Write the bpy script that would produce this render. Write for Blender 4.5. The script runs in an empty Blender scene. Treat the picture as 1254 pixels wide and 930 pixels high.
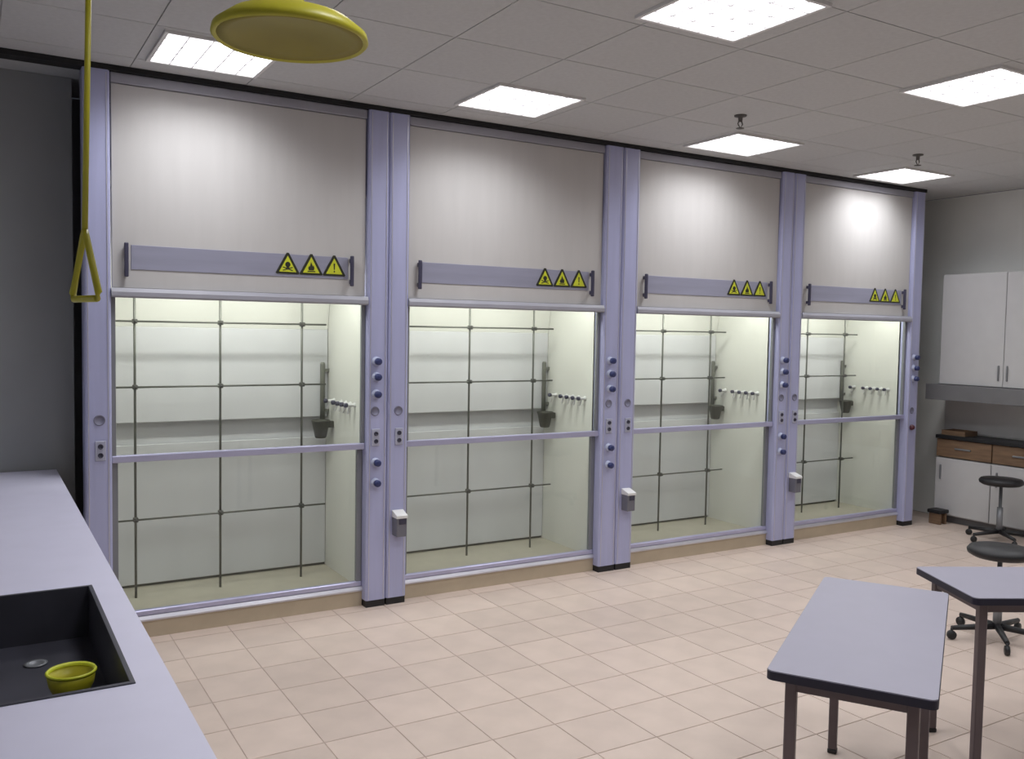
import bpy, bmesh, math, random
from mathutils import Vector, Matrix

random.seed(7)
scene = bpy.context.scene
COL = scene.collection
R = math.radians

# ------------------------------------------------------------------ camera
cam_data = bpy.data.cameras.new('camera')
cam = bpy.data.objects.new('camera', cam_data)
COL.objects.link(cam)
scene.camera = cam
CAM = Vector((-0.4896, -5.3124, 1.7856))
YAW, PITCH, ROLL, FPX = R(30.91), R(-3.10), R(0.98), 1100.0
fw = Vector((math.sin(YAW) * math.cos(PITCH), math.cos(YAW) * math.cos(PITCH), math.sin(PITCH)))
rt = Vector((math.cos(YAW), -math.sin(YAW), 0))
up = rt.cross(fw)
rt2 = rt * math.cos(ROLL) + up * math.sin(ROLL)
up2 = -rt * math.sin(ROLL) + up * math.cos(ROLL)
cam.matrix_world = Matrix(((rt2.x, up2.x, -fw.x, CAM.x), (rt2.y, up2.y, -fw.y, CAM.y),
                           (rt2.z, up2.z, -fw.z, CAM.z), (0, 0, 0, 1)))
cam_data.sensor_width = 36.0
cam_data.sensor_fit = 'HORIZONTAL'
cam_data.lens = FPX / 1254.0 * 36.0
cam_data.clip_start = 0.05

# ------------------------------------------------------------------ world + view
world = bpy.data.worlds.new('world')
scene.world = world
world.use_nodes = True
world.node_tree.nodes['Background'].inputs[0].default_value = (0.75, 0.8, 1.0, 1)
world.node_tree.nodes['Background'].inputs[1].default_value = 0.05
scene.view_settings.view_transform = 'Standard'
scene.view_settings.look = 'None'
scene.view_settings.gamma = 1.0
scene.view_settings.use_curve_mapping = False
scene.view_settings.exposure = 0.0

CEIL_W = 10.5          # watts of one ceiling light
CEIL_COL = (0.96, 0.975, 1.0)
CEIL_SPREAD = 140
HOOD_W = 14.0          # watts of one hood lamp
HOOD_COL = (1.0, 1.0, 0.95)

# ------------------------------------------------------------------ materials
MATS = {}
def mat(name, col, rough=0.5, metal=0.0, noise=0.0, nscale=8.0, bump=0.0, bscale=60.0, emit=0.0, rand=0.0, spec=0.5,
        stretch=None):
    m = bpy.data.materials.new(name)
    m.use_nodes = True
    nt = m.node_tree
    b = nt.nodes['Principled BSDF']
    b.inputs['Base Color'].default_value = (*col, 1)
    b.inputs['Roughness'].default_value = rough
    b.inputs['Metallic'].default_value = metal
    b.inputs['Specular IOR Level'].default_value = spec
    tc = nt.nodes.new('ShaderNodeTexCoord')
    vec = tc.outputs['Object']
    if stretch:
        mp = nt.nodes.new('ShaderNodeMapping')
        mp.inputs['Scale'].default_value = stretch
        nt.links.new(vec, mp.inputs['Vector'])
        vec = mp.outputs['Vector']
    last = None
    if noise > 0:
        n = nt.nodes.new('ShaderNodeTexNoise')
        n.inputs['Scale'].default_value = nscale
        n.inputs['Detail'].default_value = 5
        nt.links.new(vec, n.inputs['Vector'])
        rmp = nt.nodes.new('ShaderNodeMapRange')
        rmp.inputs['From Min'].default_value = 0.3
        rmp.inputs['From Max'].default_value = 0.7
        rmp.inputs['To Min'].default_value = 1 - noise
        rmp.inputs['To Max'].default_value = 1 + noise
        nt.links.new(n.outputs['Fac'], rmp.inputs['Value'])
        last = rmp.outputs['Result']
    if rand > 0:
        oi = nt.nodes.new('ShaderNodeObjectInfo')
        r2 = nt.nodes.new('ShaderNodeMapRange')
        r2.inputs['To Min'].default_value = 1 - rand
        r2.inputs['To Max'].default_value = 1 + rand
        nt.links.new(oi.outputs['Random'], r2.inputs['Value'])
        if last is None:
            last = r2.outputs['Result']
        else:
            mu = nt.nodes.new('ShaderNodeMath'); mu.operation = 'MULTIPLY'
            nt.links.new(last, mu.inputs[0]); nt.links.new(r2.outputs['Result'], mu.inputs[1])
            last = mu.outputs[0]
    if last is not None:
        vm = nt.nodes.new('ShaderNodeVectorMath'); vm.operation = 'SCALE'
        vm.inputs[0].default_value = col
        nt.links.new(last, vm.inputs['Scale'])
        nt.links.new(vm.outputs['Vector'], b.inputs['Base Color'])
    if bump > 0:
        n2 = nt.nodes.new('ShaderNodeTexNoise')
        n2.inputs['Scale'].default_value = bscale
        n2.inputs['Detail'].default_value = 4
        nt.links.new(vec, n2.inputs['Vector'])
        bp = nt.nodes.new('ShaderNodeBump')
        bp.inputs['Strength'].default_value = bump
        bp.inputs['Distance'].default_value = 0.002
        nt.links.new(n2.outputs['Fac'], bp.inputs['Height'])
        nt.links.new(bp.outputs['Normal'], b.inputs['Normal'])
    if emit > 0:
        b.inputs['Emission Color'].default_value = (*col, 1)
        b.inputs['Emission Strength'].default_value = emit
    MATS[name] = m
    return m

mat('tile', (0.61, 0.50, 0.435), 0.42, noise=0.06, nscale=5, rand=0.05, bump=0.15, bscale=25)
mat('grout', (0.56, 0.46, 0.40), 0.85, noise=0.05)
mat('plinth', (0.50, 0.42, 0.31), 0.6, noise=0.05)
mat('ceiling_tile', (0.54, 0.55, 0.555), 0.9, noise=0.04, nscale=40, rand=0.02, bump=0.3, bscale=120)
mat('ceiling_grid', (0.52, 0.52, 0.51), 0.8, noise=0.03)
mat('wall', (0.82, 0.84, 0.82), 0.85, noise=0.03, nscale=3)
mat('wall_grey', (0.30, 0.31, 0.32), 0.85, noise=0.03, nscale=3)
mat('black_gap', (0.012, 0.012, 0.014), 0.8, noise=0.1)
mat('rail_grey', (0.34, 0.34, 0.39), 0.5, noise=0.05, nscale=4)
mat('alu_blue', (0.46, 0.46, 0.64), 0.32, metal=0.4, noise=0.05, nscale=4)
mat('blue_metal', (0.405, 0.42, 0.63), 0.38, noise=0.05, nscale=4, stretch=(6, 6, 0.4))
mat('panel', (0.50, 0.487, 0.48), 0.7, noise=0.025, nscale=3, stretch=(5, 5, 0.6))
mat('band', (0.38, 0.385, 0.50), 0.28, metal=0.35, noise=0.06, nscale=3, stretch=(0.6, 3, 8))
mat('alu', (0.60, 0.60, 0.66), 0.3, metal=0.6, noise=0.05, nscale=4)
mat('alu_dark', (0.25, 0.26, 0.28), 0.45, metal=0.4, noise=0.06, nscale=4)
mat('handle', (0.05, 0.048, 0.085), 0.4, noise=0.06)
mat('hood_wall', (0.73, 0.735, 0.69), 0.45, noise=0.02, nscale=2)
mat('hood_back', (0.655, 0.665, 0.69), 0.5, noise=0.03, nscale=2, stretch=(3, 1, 1))
mat('hood_floor', (0.45, 0.42, 0.34), 0.5, noise=0.05)
mat('rod', (0.14, 0.145, 0.13), 0.4, metal=0.5, noise=0.08)
mat('clamp', (0.08, 0.08, 0.075), 0.5, noise=0.08)
mat('cup', (0.075, 0.075, 0.06), 0.5, noise=0.1)
mat('tube', (0.17, 0.175, 0.15), 0.45, noise=0.08)
mat('white_plastic', (0.72, 0.72, 0.72), 0.4, noise=0.03)
mat('knob_blue', (0.025, 0.035, 0.13), 0.35, noise=0.1)
mat('knob_base', (0.42, 0.45, 0.60), 0.35, noise=0.05)
mat('dial', (0.19, 0.19, 0.27), 0.5, noise=0.08)
mat('socket', (0.04, 0.04, 0.07), 0.5, noise=0.1)
mat('plate', (0.40, 0.41, 0.52), 0.45, noise=0.04)
mat('box_grey', (0.15, 0.15, 0.18), 0.45, noise=0.06)
mat('red_dark', (0.07, 0.012, 0.02), 0.4, noise=0.1)
mat('sign_yellow', (0.56, 0.60, 0.03), 0.45, noise=0.05)
mat('sign_black', (0.02, 0.022, 0.01), 0.5, noise=0.1)
mat('shower_yellow', (0.50, 0.46, 0.025), 0.4, noise=0.06)
mat('shower_olive', (0.26, 0.215, 0.012), 0.5, noise=0.10, nscale=9)
mat('worktop', (0.64, 0.63, 0.78), 0.45, noise=0.02)
mat('sink', (0.045, 0.045, 0.06), 0.4, noise=0.15, nscale=6)
mat('desk_top', (0.345, 0.335, 0.41), 0.4, noise=0.02)
mat('desk_edge', (0.012, 0.012, 0.03), 0.5, noise=0.1)
mat('desk_leg', (0.13, 0.105, 0.115), 0.4, metal=0.4, noise=0.06)
mat('cabinet_white', (0.55, 0.55, 0.56), 0.5, noise=0.02)
mat('cabinet_grey', (0.17, 0.17, 0.18), 0.6, noise=0.04)
mat('wood', (0.20, 0.125, 0.075), 0.6, noise=0.2, nscale=6, stretch=(1, 1, 8))
mat('black', (0.012, 0.012, 0.014), 0.5, noise=0.1)
mat('lamp_glow', (1.0, 0.98, 1.0), 0.5, emit=3.0)
mat('hood_glow', (1.0, 1.0, 0.88), 0.5, emit=4.0)
mat('louvre', (0.85, 0.85, 0.88), 0.3, noise=0.02)
mat('sprinkler', (0.10, 0.095, 0.09), 0.5, noise=0.05)

def glass():
    m = bpy.data.materials.new('glass'); m.use_nodes = True
    nt = m.node_tree; nt.nodes.clear()
    o = nt.nodes.new('ShaderNodeOutputMaterial')
    mx = nt.nodes.new('ShaderNodeMixShader')
    t = nt.nodes.new('ShaderNodeBsdfTransparent'); t.inputs[0].default_value = (0.955, 0.97, 0.955, 1)
    g = nt.nodes.new('ShaderNodeBsdfGlossy'); g.inputs['Roughness'].default_value = 0.03
    lw = nt.nodes.new('ShaderNodeLayerWeight'); lw.inputs['Blend'].default_value = 0.5
    pw = nt.nodes.new('ShaderNodeMath'); pw.operation = 'POWER'; pw.inputs[1].default_value = 4.0
    mr = nt.nodes.new('ShaderNodeMapRange'); mr.inputs['To Min'].default_value = 0.03; mr.inputs['To Max'].default_value = 0.6
    nt.links.new(lw.outputs['Facing'], pw.inputs[0]); nt.links.new(pw.outputs[0], mr.inputs['Value'])
    nt.links.new(mr.outputs['Result'], mx.inputs[0])
    nt.links.new(t.outputs[0], mx.inputs[1]); nt.links.new(g.outputs[0], mx.inputs[2])
    nt.links.new(mx.outputs[0], o.inputs[0])
    MATS['glass'] = m
glass()

# ------------------------------------------------------------------ mesh helpers
class MB:
    """collects shapes in one bmesh"""
    def __init__(self): self.bm = bmesh.new()
    def box(self, x0, x1, y0, y1, z0, z1, bev=0.0, seg=1):
        t = bmesh.new()
        vs = [t.verts.new((x, y, z)) for z in (z0, z1) for y in (y0, y1) for x in (x0, x1)]
        for f in ((0, 2, 3, 1), (4, 5, 7, 6), (0, 1, 5, 4), (2, 6, 7, 3), (0, 4, 6, 2), (1, 3, 7, 5)):
            t.faces.new([vs[i] for i in f])
        if bev > 0:
            bmesh.ops.bevel(t, geom=list(t.edges), offset=bev, segments=seg, affect='EDGES', profile=0.5)
        self._add(t); return self
    def _add(self, t, M=None):
        if M is not None: bmesh.ops.transform(t, matrix=M, verts=t.verts)
        me = bpy.data.meshes.new('tmp'); t.to_mesh(me); t.free()
        self.bm.from_mesh(me); bpy.data.meshes.remove(me)
    def lathe(self, prof, n=24, M=None, smooth=True):
        """prof: (r,z) list revolved about z; closes at r=0"""
        t = bmesh.new(); rings = []
        for r, z in prof:
            if r < 1e-6: rings.append([t.verts.new((0, 0, z))])
            else: rings.append([t.verts.new((r * math.cos(2 * math.pi * k / n), r * math.sin(2 * math.pi * k / n), z)) for k in range(n)])
        for a, b in zip(rings, rings[1:]):
            for k in range(n):
                k2 = (k + 1) % n
                if len(a) == 1 and len(b) == 1: continue
                if len(a) == 1: f = (a[0], b[k2], b[k])
                elif len(b) == 1: f = (a[k], a[k2], b[0])
                else: f = (a[k], a[k2], b[k2], b[k])
                fc = t.faces.new(f); fc.smooth = smooth
        bmesh.ops.recalc_face_normals(t, faces=t.faces)
        self._add(t, M); return self
    def tube(self, pts, r, n=10, cap=True):
        t = bmesh.new(); rings = []
        pts = [Vector(p) for p in pts]
        for i, p in enumerate(pts):
            d = (pts[min(i + 1, len(pts) - 1)] - pts[max(i - 1, 0)]).normalized()
            a = Vector((0, 0, 1)) if abs(d.z) < 0.9 else Vector((1, 0, 0))
            u = d.cross(a).normalized(); v = d.cross(u)
            rr = r[i] if isinstance(r, (list, tuple)) else r
            rings.append([t.verts.new(p + (u * math.cos(2 * math.pi * k / n) + v * math.sin(2 * math.pi * k / n)) * rr) for k in range(n)])
        for a, b in zip(rings, rings[1:]):
            for k in range(n):
                fc = t.faces.new((a[k], a[(k + 1) % n], b[(k + 1) % n], b[k])); fc.smooth = True
        if cap:
            t.faces.new(rings[0][::-1]); t.faces.new(rings[-1])
        bmesh.ops.recalc_face_normals(t, faces=t.faces)
        self._add(t); return self
    def prism(self, poly, h0, h1, axis='z', M=None, bev=0.0):
        """poly of 2D points, extruded between h0 and h1 along axis"""
        t = bmesh.new()
        def P(a, b, h):
            return {'z': (a, b, h), 'y': (a, h, b), 'x': (h, a, b)}[axis]
        A = [t.verts.new(P(a, b, h0)) for a, b in poly]
        B = [t.verts.new(P(a, b, h1)) for a, b in poly]
        n = len(poly)
        t.faces.new(A[::-1]); t.faces.new(B)
        for k in range(n): t.faces.new((A[k], A[(k + 1) % n], B[(k + 1) % n], B[k]))
        bmesh.ops.recalc_face_normals(t, faces=t.faces)
        if bev > 0: bmesh.ops.bevel(t, geom=list(t.edges), offset=bev, segments=2, affect='EDGES', profile=0.5)
        self._add(t, M); return self
    def mesh(self, name, m):
        me = bpy.data.meshes.new(name); self.bm.to_mesh(me); self.bm.free()
        me.materials.append(MATS[m]); return me
    def build(self, name, m, parent=None, loc=(0, 0, 0), rot=None):
        return put(name, self.mesh(name, m), parent, loc, rot)

def put(name, me, parent=None, loc=(0, 0, 0), rot=None, label=None):
    o = bpy.data.objects.new(name, me); COL.objects.link(o)
    o.location = loc
    if rot: o.rotation_euler = rot
    if parent: o.parent = parent
    if label: o['label'] = label
    return o

def tag(o, label, cat, group=None):
    o['label'] = label; o['category'] = cat
    if group: o['group'] = group
    return o

def thing(name, label, cat, loc=(0, 0, 0), rz=0.0, group=None):
    o = bpy.data.objects.new(name, None); COL.objects.link(o)
    o.empty_display_size = 0.1
    o.location = loc; o.rotation_euler = (0, 0, rz)
    return tag(o, label, cat, group)

def struct(o):
    o['kind'] = 'structure'; return o

def area_light(name, loc, sx, sy, watts, col, spread, rot=(0, 0, 0), parent=None):
    d = bpy.data.lights.new(name, 'AREA')
    d.shape = 'RECTANGLE'; d.size = sx; d.size_y = sy; d.energy = watts; d.color = col
    d.spread = R(spread)
    o = bpy.data.objects.new(name, d); COL.objects.link(o)
    o.location = loc; o.rotation_euler = rot
    if parent: o.parent = parent
    return o

def in_view(p, m=40):
    d = Vector(p) - CAM; z = d.dot(fw)
    if z < 0.2: return False
    u = 627 + FPX * d.dot(rt2) / z; v = 465 - FPX * d.dot(up2) / z
    return -m < u < 1254 + m and -m < v < 930 + m

# ------------------------------------------------------------------ room shell
X0, X1, Y0, Y1, H = -1.75, 7.85, -8.2, 0.95, 3.178

floor = struct(MB().box(X0, X1, Y0, Y1, -0.10, -0.003).build('floor', 'grout'))
TP = 0.325
def tile_shape(mb, cx=0, cy=0):
    g = TP / 2 - 0.0018
    mb.prism([(cx - g, cy - g), (cx + g, cy - g), (cx + g, cy + g), (cx - g, cy + g)], -0.0030, -0.0010)
    e = g - 0.0012
    mb.prism([(cx - e, cy - e), (cx + e, cy - e), (cx + e, cy + e), (cx - e, cy + e)], -0.0010, 0.0)
    return mb
tile_me = tile_shape(MB()).mesh('tile', 'tile')
cells = []
ix0 = math.floor((X0 - 0.455) / TP)
for i in range(ix0, ix0 + 31):
    for j in range(-26, 4):
        cx, cy = 0.455 + (i + 0.5) * TP, -0.045 + (j + 0.5) * TP
        if X0 + TP / 2 < cx < X1 - TP / 2 + 0.05 and Y0 + TP / 2 < cy < Y1 - TP / 2: cells.append((cx, cy))
seen = [c for c in cells if c[1] < 0.15 and c[0] > -0.15 and in_view((c[0], c[1], 0))]
seen.sort(key=lambda c: (c[0] - CAM.x) ** 2 + (c[1] - CAM.y) ** 2)
seen = seen[:300]
for k, (cx, cy) in enumerate(seen):
    put('tile', tile_me, floor, (cx, cy, 0), (0, 0, random.choice((0, 1, 2, 3)) * math.pi / 2))
rest = MB()
ss = set(seen)
for c in cells:
    if c not in ss and c[1] < 0.1: 
        tile_shape(rest, *c)
ro = rest.build('tile_field', 'tile', floor); ro['kind'] = 'stuff'

ceiling = struct(MB().box(X0, X1, Y0, Y1, H + 0.004, H + 0.10).build('ceiling', 'ceiling_grid'))
CP = 0.62
cpan = MB().box(-CP / 2 + .003, CP / 2 - .003, -CP / 2 + .003, CP / 2 - .003, H - H - 0.004, 0.004).mesh('ceiling_panel', 'ceiling_tile')
for i in range(15):
    for j in range(14):
        cx, cy = X0 + 0.14 + (i + .5) * CP, -0.19 + 0.62 - (j + .5) * CP
        put('ceiling_panel', cpan, ceiling, (cx, cy, H))

struct(MB().box(X1, X1 + .1, Y0, Y1, 0, H).build('wall_right', 'wall'))
struct(MB().box(X0 - .1, X0, Y0, Y1, 0, H).build('wall_left', 'wall'))
struct(MB().box(X0 - .1, X1 + .1, Y1, Y1 + .1, 0, H).build('wall_back', 'wall_grey'))
struct(MB().box(X0 - .1, X1 + .1, Y0 - .1, Y0, 0, H).build('wall_front', 'wall'))
# shadow gap strip where the hood row meets the ceiling
struct(MB().box(-0.55, 7.185, -0.004, 0.10, 3.1445, 3.173).build('trim_1', 'black_gap'))
# grey infill behind the counter, beside the first hood
struct(MB().box(X0, 0.0, 0.42, 0.47, 0, 3.172).build('trim_2', 'wall_grey'))

# ------------------------------------------------------------------ shared small meshes
knob_me = MB().lathe([(0, 0), (.020, 0), (.0225, .004), (.022, .028), (.018, .033), (0, .033)], 16).mesh('control_knob', 'knob_blue')
base_me = MB().lathe([(0, 0), (.030, 0), (.030, .006), (.022, .011), (.014, .026), (0, .026)], 18).mesh('knob_base', 'knob_base')
dial_me = MB().lathe([(0, 0), (.030, 0), (.030, .003), (.025, .006), (.024, .003), (0, .003)], 22).mesh('dial', 'dial')
plate_me = MB().box(-.027, .027, -.008, 0, -.055, .055, .003).mesh('socket_plate', 'plate')
sock_me = MB().lathe([(0, 0), (.014, 0), (.014, .008), (.010, .008), (.009, .003), (0, .003)], 14).mesh('socket', 'socket')
clamp_me = MB().box(-.014, .014, -.020, .020, -.014, .014, .003).lathe(
    [(0, 0), (.007, 0), (.007, .016), (0, .016)], 8, Matrix.Translation((0, -.020, 0)) @ Matrix.Rotation(R(90), 4, 'X')).mesh('clamp', 'clamp')
FRONT = (R(90), 0, 0)      # local +z becomes world -y (towards the room)
LEFTW = (0, R(-90), 0)     # local +z becomes world -x

tri_o = [(-.072, -.058), (-.066, -.064), (.066, -.064), (.072, -.058), (.007, .062), (-.007, .062)]
sign_me = MB().prism(tri_o, 0, -.003, 'y').mesh('warning_sign', 'sign_black')
tri_i = [(-.052, -.052), (.052, -.052), (.0, .044)]
signy_me = MB().prism(tri_i, -.003, -.0045, 'y').mesh('sign_face', 'sign_yellow')
def disc2(cx, cz, r, n=14, sx=1.0):
    return [(cx + r * sx * math.cos(2 * math.pi * k / n), cz + r * math.sin(2 * math.pi * k / n)) for k in range(n)]
def bar2(x0, z0, x1, z1, w):
    d = Vector((x1 - x0, z1 - z0)).normalized(); nx, nz = -d.y * w / 2, d.x * w / 2
    return [(x0 + nx, z0 + nz), (x1 + nx, z1 + nz), (x1 - nx, z1 - nz), (x0 - nx, z0 - nz)]
pic = []
p = MB()                                                   # skull over crossed bones
p.prism(disc2(0, -.008, .016), -.0045, -.0055, 'y'); p.prism([(-.009, -.020), (.009, -.020), (.007, -.030), (-.007, -.030)], -.0045, -.0055, 'y')
p.prism(bar2(-.030, -.044, .030, -.024, .006), -.0045, -.0053, 'y'); p.prism(bar2(-.030, -.024, .030, -.044, .006), -.0045, -.0051, 'y')
pic.append(p.mesh('pictogram', 'sign_black'))
p = MB()                                                   # flame above a bar
p.prism([(-.016, -.036), (-.020, -.022), (-.012, -.008), (-.010, -.016), (-.002, .014), (.006, -.004), (.009, -.014), (.013, -.004), (.019, -.022), (.015, -.036)], -.0045, -.0055, 'y')
p.prism(bar2(-.024, -.043, .024, -.043, .006), -.0045, -.0055, 'y')
pic.append(p.mesh('pictogram', 'sign_black'))
p = MB()                                                   # exclamation mark
p.prism([(-.005, .012), (.005, .012), (.003, -.026), (-.003, -.026)], -.0045, -.0055, 'y'); p.prism(disc2(0, -.037, .005, 10), -.0045, -.0055, 'y')
pic.append(p.mesh('pictogram', 'sign_black'))

cup_me = MB().lathe([(0, 0), (.028, 0), (.034, .006), (.052, .095), (.056, .100), (.056, .108), (.048, .108), (.046, .098), (.030, .016), (0, .014)], 20).mesh('drip_cup', 'cup')
cupneck_me = MB().box(.030, .078, -.018, .018, .062, .100, .003).mesh('bracket', 'cup')
tap_me = MB().lathe([(0, 0), (.018, 0), (.018, .006), (.011, .010), (.011, .050), (0, .050)], 12).tube(
    [(0, 0, .036), (-.03, 0, .040), (-.055, 0, .052)], .007, 8).mesh('gas_tap', 'white_plastic')
taph_me = MB().lathe([(0, .050), (.012, .050), (.015, .054), (.015, .072), (.010, .076), (0, .076)], 8).box(-.006, .006, -.020, .020, .056, .070, .003).mesh('tap_handle', 'handle')

# ------------------------------------------------------------------ fume hoods
def pilaster_poly(a, b, ch=.010):
    """plan of one upright: chamfered front corners and a shallow groove"""
    g = a + (b - a) * .5
    return [(a, .12), (a, ch), (a + ch, 0), (b - ch, 0), (b, ch), (b, .12)]

def fume_hood(lp, rp, label, extras, widths):
    """lp, rp: (x0,x1) of left and right upright"""
    ox = lp[1]
    hd = thing('fume_hood', label, 'fume hood', (ox, 0, 0), group=None)
    W = rp[0] - lp[1]                                # clear width
    L0, L1 = lp[0] - ox, 0.0
    R0, R1 = W, rp[1] - ox
    # uprights
    for (a, b) in ((L0 + .002, L1), (R0, R1 - .002)):
        m = MB().prism(pilaster_poly(a, b), .045, 3.143, 'z')
        pl = m.build('upright', 'blue_metal', hd)
        for q in (a + .016, b - .020): MB().box(q, q + .004, -.0025, .004, .05, 3.13).build('edge_bead', 'alu', pl)
        MB().box(a + .004, b - .004, .006, .118, 0, .045).build('base_block', 'black', pl)
    # upper front panel
    MB().box(.008, W - .010, .030, .050, 1.985, 3.085, .003).build('front_panel', 'panel', hd)
    MB().box(.004, W - .004, .022, .050, 3.088, 3.143, .004).build('top_rail', 'rail_grey', hd)
    MB().prism([(.052, 1.932), (-.004, 1.932), (-.010, 1.940), (-.010, 1.962), (.002, 1.984), (.052, 1.984)], .001, W - .001, 'x').build('lintel_rail', 'rail_grey', hd)
    bd = MB().box(.105, W - .125, .026, .030, 2.088, 2.222, .001).build('sign_band', 'band', hd)
    for hx in (.078, W - .108):
        g = MB().box(hx - .011, hx + .011, -.010, .010, 2.045, 2.232, .005, 2)
        g.box(hx - .007, hx + .007, .008, .031, 2.190, 2.215).box(hx - .007, hx + .007, .008, .031, 2.060, 2.085)
        g.build('pull_handle', 'handle', hd)
    for k in range(3):
        sg = put('warning_sign', sign_me, hd, (W - .505 + k * .145, .0255, 2.168), label=('skull', 'flame', 'exclamation')[k] + ' pictogram in a yellow triangle with black border')
        put('sign_face', signy_me, sg); put('pictogram', pic[k], sg)
    # sashes
    SW = .026
    us = MB().box(.002, W - .002, .030, .068, 1.018, 1.058, .005, 2).build('upper_sash', 'alu_blue', hd)
    for x0, x1 in ((.002, SW), (W - SW, W - .002)): MB().box(x0, x1, .040, .066, 1.057, 1.932, .002).build('stile', 'alu_dark', us)
    MB().box(SW - .003, W - SW + .003, .051, .055, 1.055, 1.935).build('pane', 'glass', us)
    ls = MB().box(.002, W - .002, .068, .104, .128, .160, .004).build('lower_sash', 'alu_blue', hd)
    for x0, x1 in ((.002, SW + .012), (W - SW - .012, W - .002)): MB().box(x0, x1, .074, .100, .159, 1.05, .002).build('stile', 'alu_dark', ls)
    MB().box(SW + .013, W - SW - .013, .074, .100, 1.012, 1.044, .002).build('sash_rail', 'alu_dark', ls)
    MB().box(SW + .008, W - SW - .008, .085, .089, .155, 1.02).build('pane', 'glass', ls)
    # sill and plinth
    MB().box(0, W, .070, .80, 0, .098).build('plinth', 'plinth', hd)
    MB().box(0, W, .104, .80, .098, .104).build('chamber_floor', 'hood_floor', hd)
    MB().prism([(.108, .098), (.058, .098), (.056, .108), (.066, .127), (.108, .127)], .0, W, 'x').build('sill', 'alu', hd)
    MB().box(.002, W - .002, .108, .215, .104, .116, .003).build('sill_plate', 'alu_blue', hd)
    # chamber
    MB().box(-.02, .0, .105, .82, .10, 2.60).build('side_wall', 'hood_wall', hd)
    MB().box(W, W + .02, .105, .82, .10, 2.60).build('side_wall', 'hood_wall', hd)
    MB().box(-.02, W + .02, .80, .82, .10, 2.60).build('back_wall', 'hood_back', hd)
    MB().box(-.02, W + .02, .05, .82, 2.60, 2.62).build('chamber_roof', 'hood_wall', hd)
    MB().box(.003, W - .003, .770, .795, .122, 1.02, .003).build('lower_baffle', 'hood_back', hd)
    MB().box(.003, W - .003, .735, .755, 1.165, 1.772, .004).build('middle_baffle', 'hood_back', hd)
    MB().prism([(.738, 1.773), (.758, 1.773), (.60, 2.595), (.58, 2.595)], .003, W - .003, 'x').build('upper_baffle', 'hood_wall', hd)
    MB().box(.0, W, .790, .800, .104, .122).build('bottom_slot', 'rod', hd)
    # lattice rods
    ly = .54
    xs = [.194, .701, 1.231]
    sc = W / 1.482
    xs = [x * sc for x in xs]
    zs = [.59, 1.405, 1.805]
    for x in xs:
        r = MB().tube([(0, 0, .104), (0, 0, 2.596)], .0075, 8).build('upright_rod', 'rod', hd, (x, ly, 0))
        for z in zs: put('clamp', clamp_me, r, (0, -.006, z))
    for z in zs:
        MB().tube([(.0, ly - .016, z), (1.392 * sc, ly - .016, z)], .0060, 8).build('cross_rod', 'rod', hd)
    # fittings on the right side wall
    tb = MB().tube([(W - .045, .72, 1.13), (W - .045, .72, 1.53), (W - .045, .72, 1.545)], [.017, .017, .013], 12)
    tb.box(W - .048, W, .710, .730, 1.48, 1.50).box(W - .048, W, .710, .730, 1.20, 1.22)
    tb.build('standpipe', 'tube', hd)
    c = put('drip_cup', cup_me, hd, (W - .088, .63, 1.028)); c.scale = (1.15,) * 3; put('bracket', cupneck_me, c)
    for ty in (.605, .455, .372, .292, .215):
        t = put('gas_tap', tap_me, hd, (W, ty, 1.285), LEFTW); put('tap_handle', taph_me, t)
    # controls on the uprights
    cr = (R0 + R1) / 2 - .012
    cl = (L0 + L1) / 2 + .005
    def knob(x, z):
        b = put('knob_base', base_me, hd, (x, 0, z), FRONT)
        put('control_knob', knob_me, b, (0, 0, .022))
    if 'R' in extras:
        for z in (1.578, 1.480, 1.370, .935, .805): knob(cr, z)
        put('dial', dial_me, hd, (cr - .005, 0, 1.262), FRONT)
        s = put('socket_plate', plate_me, hd, (cr, 0, 1.095))
        for z in (.024, -.024): put('socket', sock_me, s, (0, -.007, z), FRONT)
    if 'r' in extras:                                 # end upright: three knobs and a red button
        for z in (1.60, 1.50, 1.40): knob(cr, z)
        put('dial', dial_me, hd, (cr, 0, 1.10), FRONT)
        MB().lathe([(0, 0), (.026, 0), (.026, .012), (.018, .030), (0, .034)], 16).build('stop_button', 'red_dark', hd, (cr, 0, .94), FRONT)
    if 'L' in extras:
        put('dial', dial_me, hd, (cl, 0, 1.262), FRONT)
        s = put('socket_plate', plate_me, hd, (cl + .004, 0, 1.095))
        for z in (.024, -.024): put('socket', sock_me, s, (0, -.007, z), FRONT)
    if 'B' in extras:
        b = MB().box(cl - .036, cl + .036, -.075, 0, .455, .585, .004).build('service_box', 'box_grey', hd)
        MB().prism([(-.082, .575), (-.082, .592), (-.004, .618), (0, .618), (0, .575)], cl - .038, cl + .038, 'x').build('lid', 'white_plastic', b)
        MB().box(cl - .020, cl + .030, -.079, -.073, .535, .570, .002).build('window', 'socket', b)
    # lamp above the opening
    lm = MB().box(.12, W - .12, .085, .235, 2.225, 2.280, .004).build('lamp_housing', 'white_plastic', hd)
    MB().box(.15, W - .15, .10, .22, 2.218, 2.226).build('lamp_diffuser', 'hood_glow', lm)
    area_light('hood_lamp', (W / 2, .16, 2.212), W - .34, .11, HOOD_W, HOOD_COL, 180, (R(20), 0, 0), lm)
    return hd

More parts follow.
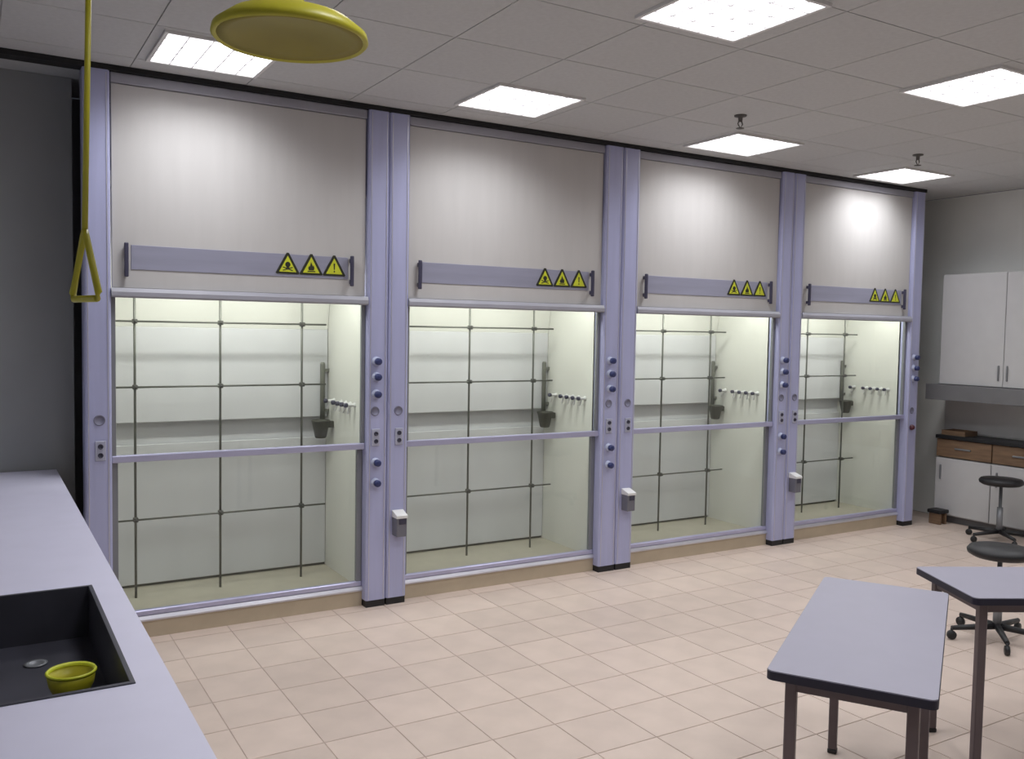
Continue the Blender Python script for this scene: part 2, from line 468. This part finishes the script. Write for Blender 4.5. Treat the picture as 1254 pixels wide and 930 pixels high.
cols = [(0.013, 0.149), (1.631, 1.769, 1.908), (3.466, 3.621, 3.776), (5.285, 5.423, 5.561), (7.031, 7.181)]
fume_hood(cols[0], cols[1][:2], 'leftmost and nearest walk-in fume hood, right beside the long white counter', 'LR', None)
fume_hood(cols[1][1:], cols[2][:2], 'second fume hood counting from the white counter, small grey box on its left upright', 'RLB', None)
fume_hood(cols[2][1:], cols[3][:2], 'third fume hood counting from the white counter, second from the end wall', 'RLB', None)
fume_hood(cols[3][1:], cols[4], 'farthest and smallest-looking fume hood, next to the end wall with the cabinets', 'rLB', None)

# ------------------------------------------------------------------ ceiling lights
blade_me = MB().box(-.275, .275, -.003, .003, -.0035, .0035).mesh('louvre_blade', 'louvre')
def ceiling_light(x0, x1, y0, y1, label, group='square louvred ceiling lights'):
    cx, cy = (x0 + x1) / 2, (y0 + y1) / 2
    w, d = (x1 - x0) / 2, (y1 - y0) / 2
    t = thing('ceiling_light', label, 'ceiling light', (cx, cy, H - .004), group=group)
    f = MB()
    e = .018
    f.box(-w, w, -d, -d + e, -.014, 0).box(-w, w, d - e, d, -.014, 0).box(-w, -w + e, -d + e, d - e, -.014, 0).box(w - e, w, -d + e, d - e, -.014, 0)
    f.build('frame', 'white_plastic', t)
    MB().box(-w + e, w - e, -d + e, d - e, -.006, -.001).build('diffuser', 'lamp_glow', t)
    n = 4
    for k in range(1, n + 1):
        b = put('louvre_blade', blade_me, t, (0, -d + 2 * d * k / (n + 1), -.0100)); b.scale = ((w - e) / .275, 1, 1)
        b = put('louvre_blade', blade_me, t, (-w + 2 * w * k / (n + 1), 0, -.0100), (0, 0, R(90))); b.scale = ((d - e) / .275, 1, 1)
    area_light('lamp', (0, 0, -.0155), 2 * (w - e), 2 * (d - e), CEIL_W, CEIL_COL, CEIL_SPREAD, (0, 0, 0), t)
ceiling_light(.298, .869, -.772, -.211, 'square louvred ceiling light above the leftmost hood, partly behind the yellow shower head')
ceiling_light(2.05, 2.641, -.88, -.319, 'square louvred ceiling light above the second hood from the white counter')
ceiling_light(4.009, 4.659, -.752, -.201, 'square louvred ceiling light above the third hood from the white counter')
ceiling_light(6.017, 6.677, -.604, -.097, 'square louvred ceiling light above the farthest hood beside the end wall')
ceiling_light(3.989, 4.58, -2.603, -2.012, 'square louvred ceiling light at the right edge, away from the hoods')
ceiling_light(2.01, 2.601, -2.701, -2.13, 'square louvred ceiling light at the top edge, in the row away from the hoods')
ceiling_light(.288, .878, -2.662, -2.091, 'square louvred ceiling light above the counter end of the row away from the hoods')
ceiling_light(5.998, 6.588, -2.544, -1.973, 'square louvred ceiling light nearest the end wall, in the row away from the hoods')
for i, x in enumerate((.3, 2.05, 4.06, 6.10)):
    ceiling_light(x, x + .6, -4.66, -4.06, 'square louvred ceiling light in the row behind the desks, %s from the counter' % ('first', 'second', 'third', 'fourth')[i])

# sprinklers
def sprinkler(x, y, label):
    t = thing('ceiling_sprinkler', label, 'sprinkler', (x, y, H - .004), group='sprinklers in the ceiling')
    MB().lathe([(0, 0), (.040, 0), (.038, -.008), (.015, -.012), (.012, -.040), (0, -.040)], 14).build('escutcheon', 'sprinkler', t)
    MB().tube([(-.012, 0, -.036), (-.020, 0, -.055), (0, 0, -.080), (.020, 0, -.055), (.012, 0, -.036)], .004, 6).build('yoke', 'sprinkler', t)
    MB().lathe([(0, -.078), (.026, -.080), (.026, -.083), (0, -.085)], 12).build('deflector', 'sprinkler', t)
sprinkler(3.694, -1.087, 'small dark ceiling sprinkler near the light above the third hood')
sprinkler(5.673, -.959, 'small dark ceiling sprinkler near the light above the farthest hood')

# ------------------------------------------------------------------ emergency shower
hx, hy, hz = -.030, -3.807, 2.262
sh = thing('emergency_shower', 'yellow emergency shower head hanging from the ceiling with pull rod and triangular handle', 'shower', (hx, hy, hz))
dx, dy = -.287, .172
hd_ = MB().lathe([(.118, .004), (.124, 0), (.128, .004), (.126, .014), (.10, .034), (.05, .052), (.022, .060), (.020, .085), (0, .085)], 48).build('shower_head', 'shower_yellow', sh)
MB().lathe([(0, .018), (.05, .014), (.10, .006), (.119, .003), (.119, .008), (0, .022)], 48).build('spray_plate', 'shower_olive', hd_)
az = .14
MB().tube([(0, 0, .08), (0, 0, az - .03), (dx * .06, dy * .06, az - .006), (dx * .16, dy * .16, az), (dx * 2.0, dy * 2.0, az), (dx * 2.12, dy * 2.12, az + .01), (dx * 2.2, dy * 2.2, az + .04), (dx * 2.2, dy * 2.2, 3.172 - hz)], .017, 12).build('supply_pipe', 'shower_yellow', sh)
MB().tube([(dx * .85, dy * .85, az), (dx * 1.15, dy * 1.15, az)], .028, 12).build('valve', 'shower_yellow', sh)
lx, ly_ = -.030 * 0, .0
MB().box(dx - .008, dx + .008, dy - .03, dy + .03, az + .02, az + .03).build('valve_lever', 'shower_yellow', sh)
rx, ry = -.3175 - hx, -3.636 - hy
MB().tube([(rx, ry, az + .022), (rx - .012, ry - .014, 1.935 - hz)], .0048, 8).build('pull_rod', 'shower_yellow', sh)
ht = thing_top = 1.935 - hz
# triangular ring handle; its plane is turned almost edge-on to the counter
a = R(-76)
ex, ey = math.cos(a), math.sin(a)
def tp(s, z): return (rx - .012 + ex * s, ry - .014 + ey * s, z)
MB().tube([tp(0, ht + .005), tp(.006, ht - .004), tp(.058, ht - .098), tp(.052, ht - .108), tp(-.052, ht - .108), tp(-.058, ht - .098), tp(-.006, ht - .004), tp(0, ht + .005)], .0058, 8).build('pull_handle', 'shower_yellow', sh)

# ------------------------------------------------------------------ counter with sink
CZ = .95
sx0, sx1, sy0, sy1 = -.62, -.178, -3.11, -2.205
wt = MB()
cxa, cxb, cya, cyb = -.98, -.098, -7.2, .40
T = .035
wt.box(cxa, sx0, cya, cyb, CZ - T, CZ).box(sx1, cxb, cya, cyb, CZ - T, CZ).box(sx0, sx1, cya, sy0, CZ - T, CZ).box(sx0, sx1, sy1, cyb, CZ - T, CZ)
wto = wt.build('worktop', 'worktop')
tag(wto, 'long pale lavender-white laboratory worktop running along the left edge', 'worktop')
sk = thing('sink', 'dark rectangular sink basin let into the long white worktop', 'sink', ((sx0 + sx1) / 2, (sy0 + sy1) / 2, CZ))
a_, b_ = (sx1 - sx0) / 2, (sy1 - sy0) / 2
s_ = MB()
for q in ((-a_, -a_ + .012, -b_, b_), (a_ - .012, a_, -b_, b_), (-a_ + .012, a_ - .012, -b_, -b_ + .012), (-a_ + .012, a_ - .012, b_ - .012, b_)):
    s_.box(q[0], q[1], q[2], q[3], -.16, .004, .001)
s_.build('basin_wall', 'sink', sk)
MB().box(-a_, a_, -b_, b_, -.172, -.158).build('basin_floor', 'sink', sk)
MB().lathe([(0, 0), (.03, 0), (.032, .004), (.02, .004), (.018, .001), (0, .001)], 20).build('drain', 'alu_dark', sk, (0.05, .25, -.158))
ew = thing('eyewash', 'small round yellow-green eyewash cup standing in the dark sink', 'eyewash', (-.288, -2.80, CZ - .158))
MB().lathe([(0, 0), (.035, 0), (.035, .006), (.012, .012), (.012, .03), (0, .03)], 20).build('stem', 'black', ew)
MB().lathe([(0, .026), (.022, .029), (.042, .046), (.053, .070), (.058, .100), (.054, .101), (.048, .072), (.036, .052), (.02, .042), (0, .040)], 28).build('cup', 'shower_yellow', ew)
MB().lathe([(.052, .098), (.0585, .098), (.061, .103), (.058, .107), (.052, .104), (.052, .098)], 28).build('rim', 'sign_yellow', ew)

def base_cabinet(y0, y1, label):
    t = thing('base_cabinet', label, 'cabinet', (0, (y0 + y1) / 2, 0), group='base cabinets under the long worktop')
    h = (y1 - y0) / 2 - .003
    c = MB().box(cxa + .03, cxb - .045, -h, -h + .018, .10, CZ - T - .001).box(cxa + .03, cxb - .045, h - .018, h, .10, CZ - T - .001)
    c.box(cxa + .03, cxb - .045, -h + .018, h - .018, .10, .118).box(cxa + .03, cxa + .045, -h + .018, h - .018, .118, CZ - T - .001)
    c.build('carcass', 'cabinet_white', t)
    MB().box(cxa + .06, cxb - .09, -h, h, 0, .10).build('plinth', 'cabinet_grey', t)
    for s in (-1, 1):
        ya, yb = (-h + .002, -.002) if s < 0 else (.002, h - .002)
        d = MB().box(cxb - .045, cxb - .025, ya, yb, .105, CZ - T - .004, .002).build('door', 'cabinet_white', t)
        hy_ = -.05 * 1 if s < 0 else .05
        MB().box(cxb - .012, cxb - .004, hy_ - .006, hy_ + .006, .70, .86, .002).box(cxb - .026, cxb - .010, hy_ - .004, hy_ + .004, .71, .72).box(cxb - .026, cxb - .010, hy_ - .004, hy_ + .004, .84, .85).build('handle', 'alu_dark', d)
ys = [.38, -.52, -1.42, -2.15, -3.16, -4.06, -4.96, -5.86, -6.76]
words = ('nearest the hoods', 'second from the hoods', 'third from the hoods', 'below the sink', 'just in front of the sink', 'sixth from the hoods', 'seventh from the hoods', 'last from the hoods')
for k in range(8):
    base_cabinet(ys[k + 1], ys[k], 'white base cabinet under the long worktop, ' + words[k])

# ------------------------------------------------------------------ desks
def rr(w, d, r, n=5):
    pts = []
    for cx, cy, a0 in ((w - r, d - r, 0), (-w + r, d - r, 90), (-w + r, -d + r, 180), (w - r, -d + r, 270)):
        for k in range(n + 1):
            a = R(a0 + 90 * k / n); pts.append((cx + r * math.cos(a), cy + r * math.sin(a)))
    return pts
def desk(cx, cy, w, d, rz, label, z=.74):
    t = thing('desk', label, 'desk', (cx, cy, 0), rz, group='desks in front of the hoods')
    w, d = w / 2, d / 2
    MB().prism(rr(w - .002, d - .002, .022), z - .004, z).build('desk_top', 'desk_top', t)
    MB().prism(rr(w, d, .024), z - .030, z - .0035).build('edge_band', 'desk_edge', t)
    f = MB()
    f.box(-w + .06, w - .06, -d + .055, -d + .08, z - .075, z - .031).box(-w + .06, w - .06, d - .08, d - .055, z - .075, z - .031)
    f.box(-w + .06, -w + .085, -d + .08, d - .08, z - .075, z - .031).box(w - .085, w - .06, -d + .08, d - .08, z - .075, z - .031)
    f.build('frame', 'desk_leg', t)
    for sx in (-1, 1):
        for sy in (-1, 1):
            x, y = sx * (w - .072), sy * (d - .068)
            lg = MB().box(x - .0175, x + .0175, y - .0175, y + .0175, .018, z - .031, .004).build('leg', 'desk_leg', t)
            MB().box(x - .019, x + .019, y - .019, y + .019, 0, .02, .004).build('foot', 'black', lg)
    return t
desk(2.279, -3.240, 1.245, .490, R(32), 'larger-looking pale lavender desk with black edge, in the foreground')
d2r = R(-28)
c2 = Vector((3.19, -2.782)) + Vector((math.cos(d2r), math.sin(d2r))) * .625 + Vector((math.sin(d2r), -math.cos(d2r))) * .245
desk(c2.x, c2.y, 1.25, .49, d2r, 'pale desk cut off by the right edge, behind the foreground desk')

# ------------------------------------------------------------------ end wall fittings
wc = thing('wall_cabinet', 'light grey wall cabinet hung on the end wall, right of the farthest hood', 'cabinet', (X1, -.55, 1.345))
MB().box(-.34, 0, -.70, .55, 0, 1.05, .003).build('carcass', 'cabinet_white', wc)
for k in range(2):
    d = MB().box(-.358, -.341, -.698 + k * .625, -.698 + k * .625 + .620, .004, 1.046, .003).build('door', 'cabinet_white', wc)
    hy_ = -.075 - .04 + k * .08
    MB().box(-.375, -.357, hy_ - .006, hy_ + .006, .06, .20, .003).build('handle', 'alu_dark', d)
pm = MB().box(-.40, 0, -.70, .66, -.150, -.002, .003).build('light_pelmet', 'cabinet_grey', wc)
MB().box(X1 - .012, X1 - .0005, -1.6, .15, .86, 1.19).build('splashback', 'cabinet_white')
tag(bpy.data.objects['splashback'], 'white splashback panel on the end wall between cabinet and bench', 'panel')

lb = thing('lab_bench', 'low bench unit with dark top and brown drawers against the end wall', 'bench', (X1, -.75, 0))
MB().box(-.30, -.001, -.90, .80, .815, .850, .003).build('bench_top', 'black', lb)
MB().box(-.27, -.001, -.88, .78, .07, .63).build('carcass', 'cabinet_white', lb)
MB().box(-.22, -.001, -.86, .76, 0, .07).build('plinth', 'cabinet_grey', lb)
MB().box(-.24, -.001, -.88, .80, .63, .815).build('drawer_box', 'cabinet_grey', lb)
for k in range(3):
    y0 = -.88 + k * .56
    dr = MB().box(-.285, -.241, y0 + .003, y0 + .552, .640, .810, .003).build('drawer', 'wood', lb)
    MB().box(-.300, -.284, y0 + .20, y0 + .36, .720, .735, .003).build('handle', 'alu_dark', dr)
    dd = MB().box(-.288, -.271, y0 + .003, y0 + .552, .08, .626, .003).build('door', 'cabinet_white', lb)
    MB().box(-.303, -.287, y0 + .49, y0 + .505, .42, .56, .003).build('handle', 'alu_dark', dd)

tr = thing('wooden_tray', 'brown wooden tray lying on the dark bench top by the end wall', 'tray', (X1 - .15, -.10, .850))
MB().box(-.10, .10, -.12, .12, 0, .008).build('tray_base', 'wood', tr)
MB().box(-.10, -.092, -.12, .12, .008, .045).box(.092, .10, -.12, .12, .008, .045).box(-.092, .092, -.12, -.112, .008, .045).box(-.092, .092, .112, .12, .008, .045).build('tray_rim', 'wood', tr)

fb = thing('footstool', 'low footstool with black top on the floor beside the bench', 'footstool', (7.46, -.07, 0))
MB().box(-.07, .07, -.07, .07, .105, .140, .006).build('stool_top', 'black', fb)
for s in (-1, 1):
    MB().box(s * .04 - .012, s * .04 + .012, -.06, .06, 0, .105, .003).build('leg', 'wood', fb)

# swivel stools
def swivel_stool(x, y, rot, label):
    st = thing('swivel_stool', label, 'stool', (x, y, 0), R(rot), group='swivel stools')
    MB().lathe([(0, .50), (.15, .50), (.175, .515), (.18, .535), (.165, .555), (0, .56)], 28).build('seat', 'black', st)
    MB().tube([(0, 0, .07), (0, 0, .30), (0, 0, .30), (0, 0, .50)], [.025, .025, .014, .014], 12).build('gas_column', 'alu_dark', st)
    for k in range(5):
        a = R(72 * k + 165)
        lg = MB().tube([(0, 0, .085), (.27 * math.cos(a), .27 * math.sin(a), .070)], [.022, .014], 8).build('star_leg', 'black', st)
        cxx, cyy = .27 * math.cos(a), .27 * math.sin(a)
        MB().lathe([(0, -.012), (.026, -.012), (.028, 0), (.026, .012), (0, .012)], 14, Matrix.Translation((cxx, cyy, .028)) @ Matrix.Rotation(a, 4, 'Z') @ Matrix.Rotation(R(90), 4, 'X')).tube([(cxx, cyy, .028), (cxx, cyy, .07)], .008, 6).build('castor', 'black', lg)
swivel_stool(7.28, -.78, 0, 'black swivel lab stool on a star base near the end wall')
swivel_stool(4.70, -2.30, -15, 'black swivel lab stool behind the desk at the right edge')
